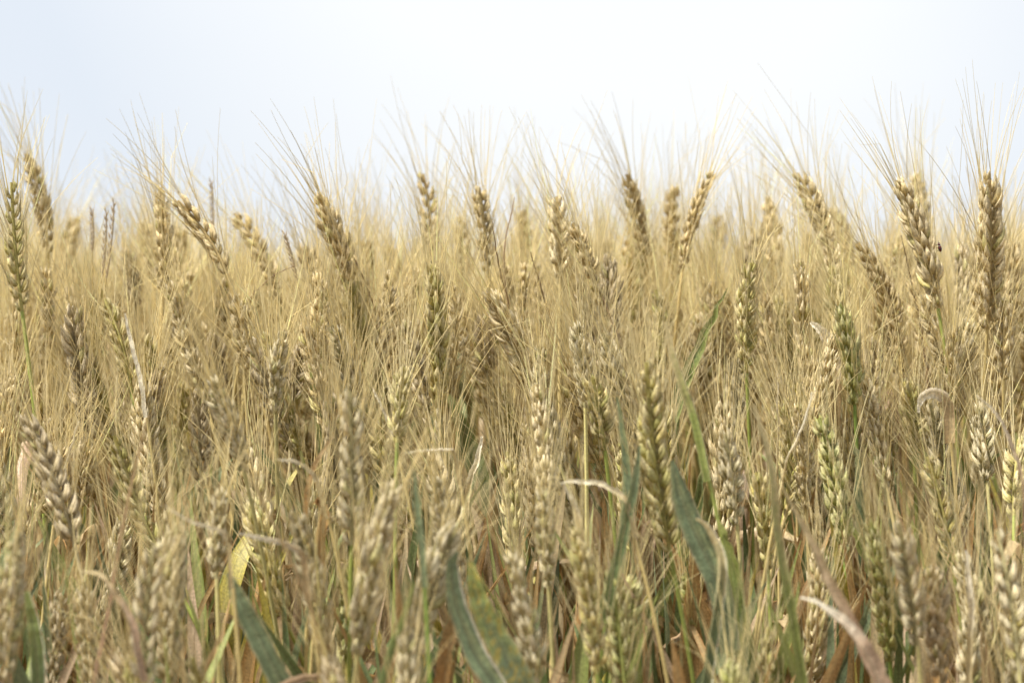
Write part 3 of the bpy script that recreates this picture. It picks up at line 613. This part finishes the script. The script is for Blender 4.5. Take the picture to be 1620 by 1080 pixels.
# ------------------------------------------------------------------ the little beetle on the fat-kernelled ear
def beetle():
    D = 1.445; c = at(1487, 393, D); root = c.copy()
    e = empty('beetle', root, 'tiny dark red and black beetle clinging to the awns of the fat-kernelled ear', 'beetle')
    up = nrm(np.array([-.22, 0, 1.0])); out = nrm(np.array([1., -.35, .2]))
    blk = np.array([.012, .009, .009]); red = np.array([.09, .012, .01])
    m = bpy.data.materials.new('beetle_shell'); m.use_nodes = True; t = m.node_tree; p = t.nodes['Principled BSDF']
    a = N(t, 'ShaderNodeAttribute', attribute_name='Col'); t.links.new(a.outputs['Color'], p.inputs['Base Color']); p.inputs['Roughness'].default_value = .25
    def blob(name, cen, L_, w, col, bands=None):
        n, K = 12, 12; s = np.linspace(-1, 1, n); path = cen + up * s[:, None] * L_; rr = w * np.sqrt(np.clip(1 - s ** 2, .002, 1))
        cc = np.broadcast_to(col, (n, 3)).copy()
        if bands is not None: cc[bands] = blk
        b = Buf(); b.add(*tubes(path[None], rr[None], K, cc[None])); return b.obj(name, [m], e, root)
    blob('abdomen', c, .0022, .0011, red, [4, 5, 9, 10]); blob('thorax', c + up * .0024, .0007, .0008, red); blob('head', c + up * .0032, .0005, .0005, blk)
    for s_ in (-1, 1):
        sd_ = nrm(np.cross(up, out)) * s_
        for k in (-.8, .4, 1.9):
            st = c + up * .001 * k
            pth = np.array([st, st + sd_ * .0014 - out * .0004 + up * .0004 * k, st + sd_ * .0018 - out * .0018 + up * .0003 * k])
            b = Buf(); b.add(*tubes(bez(pth, 6)[None], np.full((1, 6), .00012), 4, np.broadcast_to(blk, (1, 6, 3)))); b.obj('leg', [m], e, root)
        st = c + up * .0036; b = Buf(); b.add(*tubes(bez([st, st + up * .0008 + sd_ * .0006, st + up * .001 + sd_ * .0014], 5)[None], np.full((1, 5), .00008), 3, np.broadcast_to(blk, (1, 5, 3)))); b.obj('antenna', [m], e, root)
beetle()

# ------------------------------------------------------------------ the field behind and beside, too many to count
def variants(lod, n, r):
    """whole stalks around the origin, ear tip at z = 0 going down to z = -1"""
    out = []
    for _ in range(n):
        pal = ['ripe', 'ripe', 'gold', 'ripe', 'mix', 'grey'][r.integers(6)]
        L_ = r.uniform(.065, .09); ax = nrm(np.array([r.normal(0, .16), r.normal(0, .16), 1])); P1 = np.zeros(3); P0 = -ax * L_
        ear, awn = make_ear(P0, P1, np.array([r.normal(0, .003), r.normal(0, .003), 0]), pal, lod, None, r, nsp=18 if lod else 14)
        B = Buf()
        for b in (ear, awn):
            v, f, c, u, mi = b.cat(); B.add(v, f, c, u, 0); B.m[-1] = mi
        root = np.array([P0[0] - ax[0] * .2, P0[1] - ax[1] * .2, -.95])
        sb, p = make_stem(P0, ax, root, pal, r, lod=min(lod, 1)); v, f, c, u, mi = sb.cat(); B.add(v, f, c, u, 2)
        for b, g in random_leaf_specs(r, p + [0, 0, 1.0], P0[2] + 1.0, 1, 2 if lod else 1):
            v, f, c, u, mi = b.cat(); B.add(v - [0, 0, 1.0], f, c, u, 3)
        out.append(B.cat())
    return out
def field(name, label, spots, vs, r):
    B = Buf(); mis = []
    for (x, y, zt) in spots:
        v, f, c, u, mi = vs[r.integers(len(vs))]
        a = r.uniform(0, 2 * np.pi); ca, sa = math.cos(a), math.sin(a); s = r.uniform(.92, 1.08)
        w = v.copy(); w[:, 0] = (v[:, 0] * ca - v[:, 1] * sa) * s; w[:, 1] = (v[:, 0] * sa + v[:, 1] * ca) * s; w[:, 2] = v[:, 2] * s
        w += [x, y, zt]; w[:, 2] = np.maximum(w[:, 2], 0)
        B.v.append(w.astype(np.float32)); B.f.append((f + B.n).astype(np.int32)); B.c.append((c * np.exp(r.normal(0, .07))).astype(np.float32)); B.u.append(u.astype(np.float32)); B.m.append(mi); B.n += len(v)
    o = B.obj(name, M_ALL); o['kind'] = 'stuff'; o['label'] = label; o['category'] = 'wheat'
    return o
r3 = np.random.default_rng(5)
def spots(n, y0, y1, side0, side1, inside=None):
    out = []
    while len(out) < n:
        y = r3.uniform(y0, y1); x = r3.uniform(-1, 1) * (side0 + side1 * y)
        infr = abs(x) < (y * 835 / FX)
        if inside is False and infr: continue
        py = tip_py(y, r3)
        z = at(810, py, y)[2] if y < 3.2 else ZC + r3.uniform(.02, .11)
        if y >= 3.2: py = topx([0, y, z])[1]
        if infr and py < np.interp(x / y * FX + 810, SKY_X, SKY_Y) + (10 if y < 2.2 else 30): continue
        out.append((x, y, z))
    return out
V1 = variants(1, 26, r3); V0 = variants(0, 20, r3)
near_in = [q for q in spots(270, 1.6, 2.15, .0, .24)]
near_side = spots(230, 1.15, 2.4, .55, .28, inside=False)
mid_ = spots(1800, 2.15, 4.6, .5, .26)
field('wheat_crop', 'ripe bearded wheat crop massed behind the front rows', near_side + near_in + mid_, V1, r3)
far_ = spots(3600, 4.6, 12, .5, .26)
field('distant_wheat', 'far rows of ripe wheat merging on the horizon', far_, V0, r3)

# dry lower leaves and straw low between the stems: a tangle nobody could count
def tangle(n, r):
    B = Buf()
    for j in range(n):
        front = j % 3 == 0
        y = r.uniform(1.2, 1.5) if front else r.uniform(1.3, 2.6); x = r.uniform(-1, 1) * (.12 + .25 * y)
        ztop = at(810, np.interp(y, [1.2, 1.3, 1.6, 2.6], [940, 820, 600, 540]) + r.uniform(0, 200), y)[2]
        h = r.uniform(.15, .30); k = r.random()
        st = np.array([x, y, ztop - h])
        if k < .8:
            pa = spline([st, st + np.array([r.normal(0, .012), r.normal(0, .012), h * .5]), st + np.array([r.normal(0, .02), r.normal(0, .02), h])], 9)
        else: pa = droopy(st + np.array([0, 0, h * .6]), r.uniform(0, 6.28), r.uniform(.08, .2), up=r.uniform(.4, .9), grav=r.uniform(1, 2.2), n=12, r=r)
        cc = ['orange', 'tan', 'brown', 'orange', 'pink', 'brown', 'olive', 'yellow', 'green', 'orange'][r.integers(10)]
        if k >= .8: cc = ['tan', 'brown', 'orange'][r.integers(3)]
        elif front and r.random() < .35: cc = ['green', 'blue', 'green', 'olive'][r.integers(4)]
        b = make_leaf(pa, r.uniform(.004, .016), cc, None, fold=.4, twist=r.normal(0, .9), r=r, lod=1)
        v, f, c, u, mi = b.cat(); B.add(v, f, c, u, 3)
    o = B.obj('dry_foliage', M_ALL); o['kind'] = 'stuff'; o['label'] = 'tangle of dry brown lower leaves between the wheat stems'; o['category'] = 'dry leaves'
tangle(2300, r3)
print('stalks', len(STALKS), 'tries', tries)
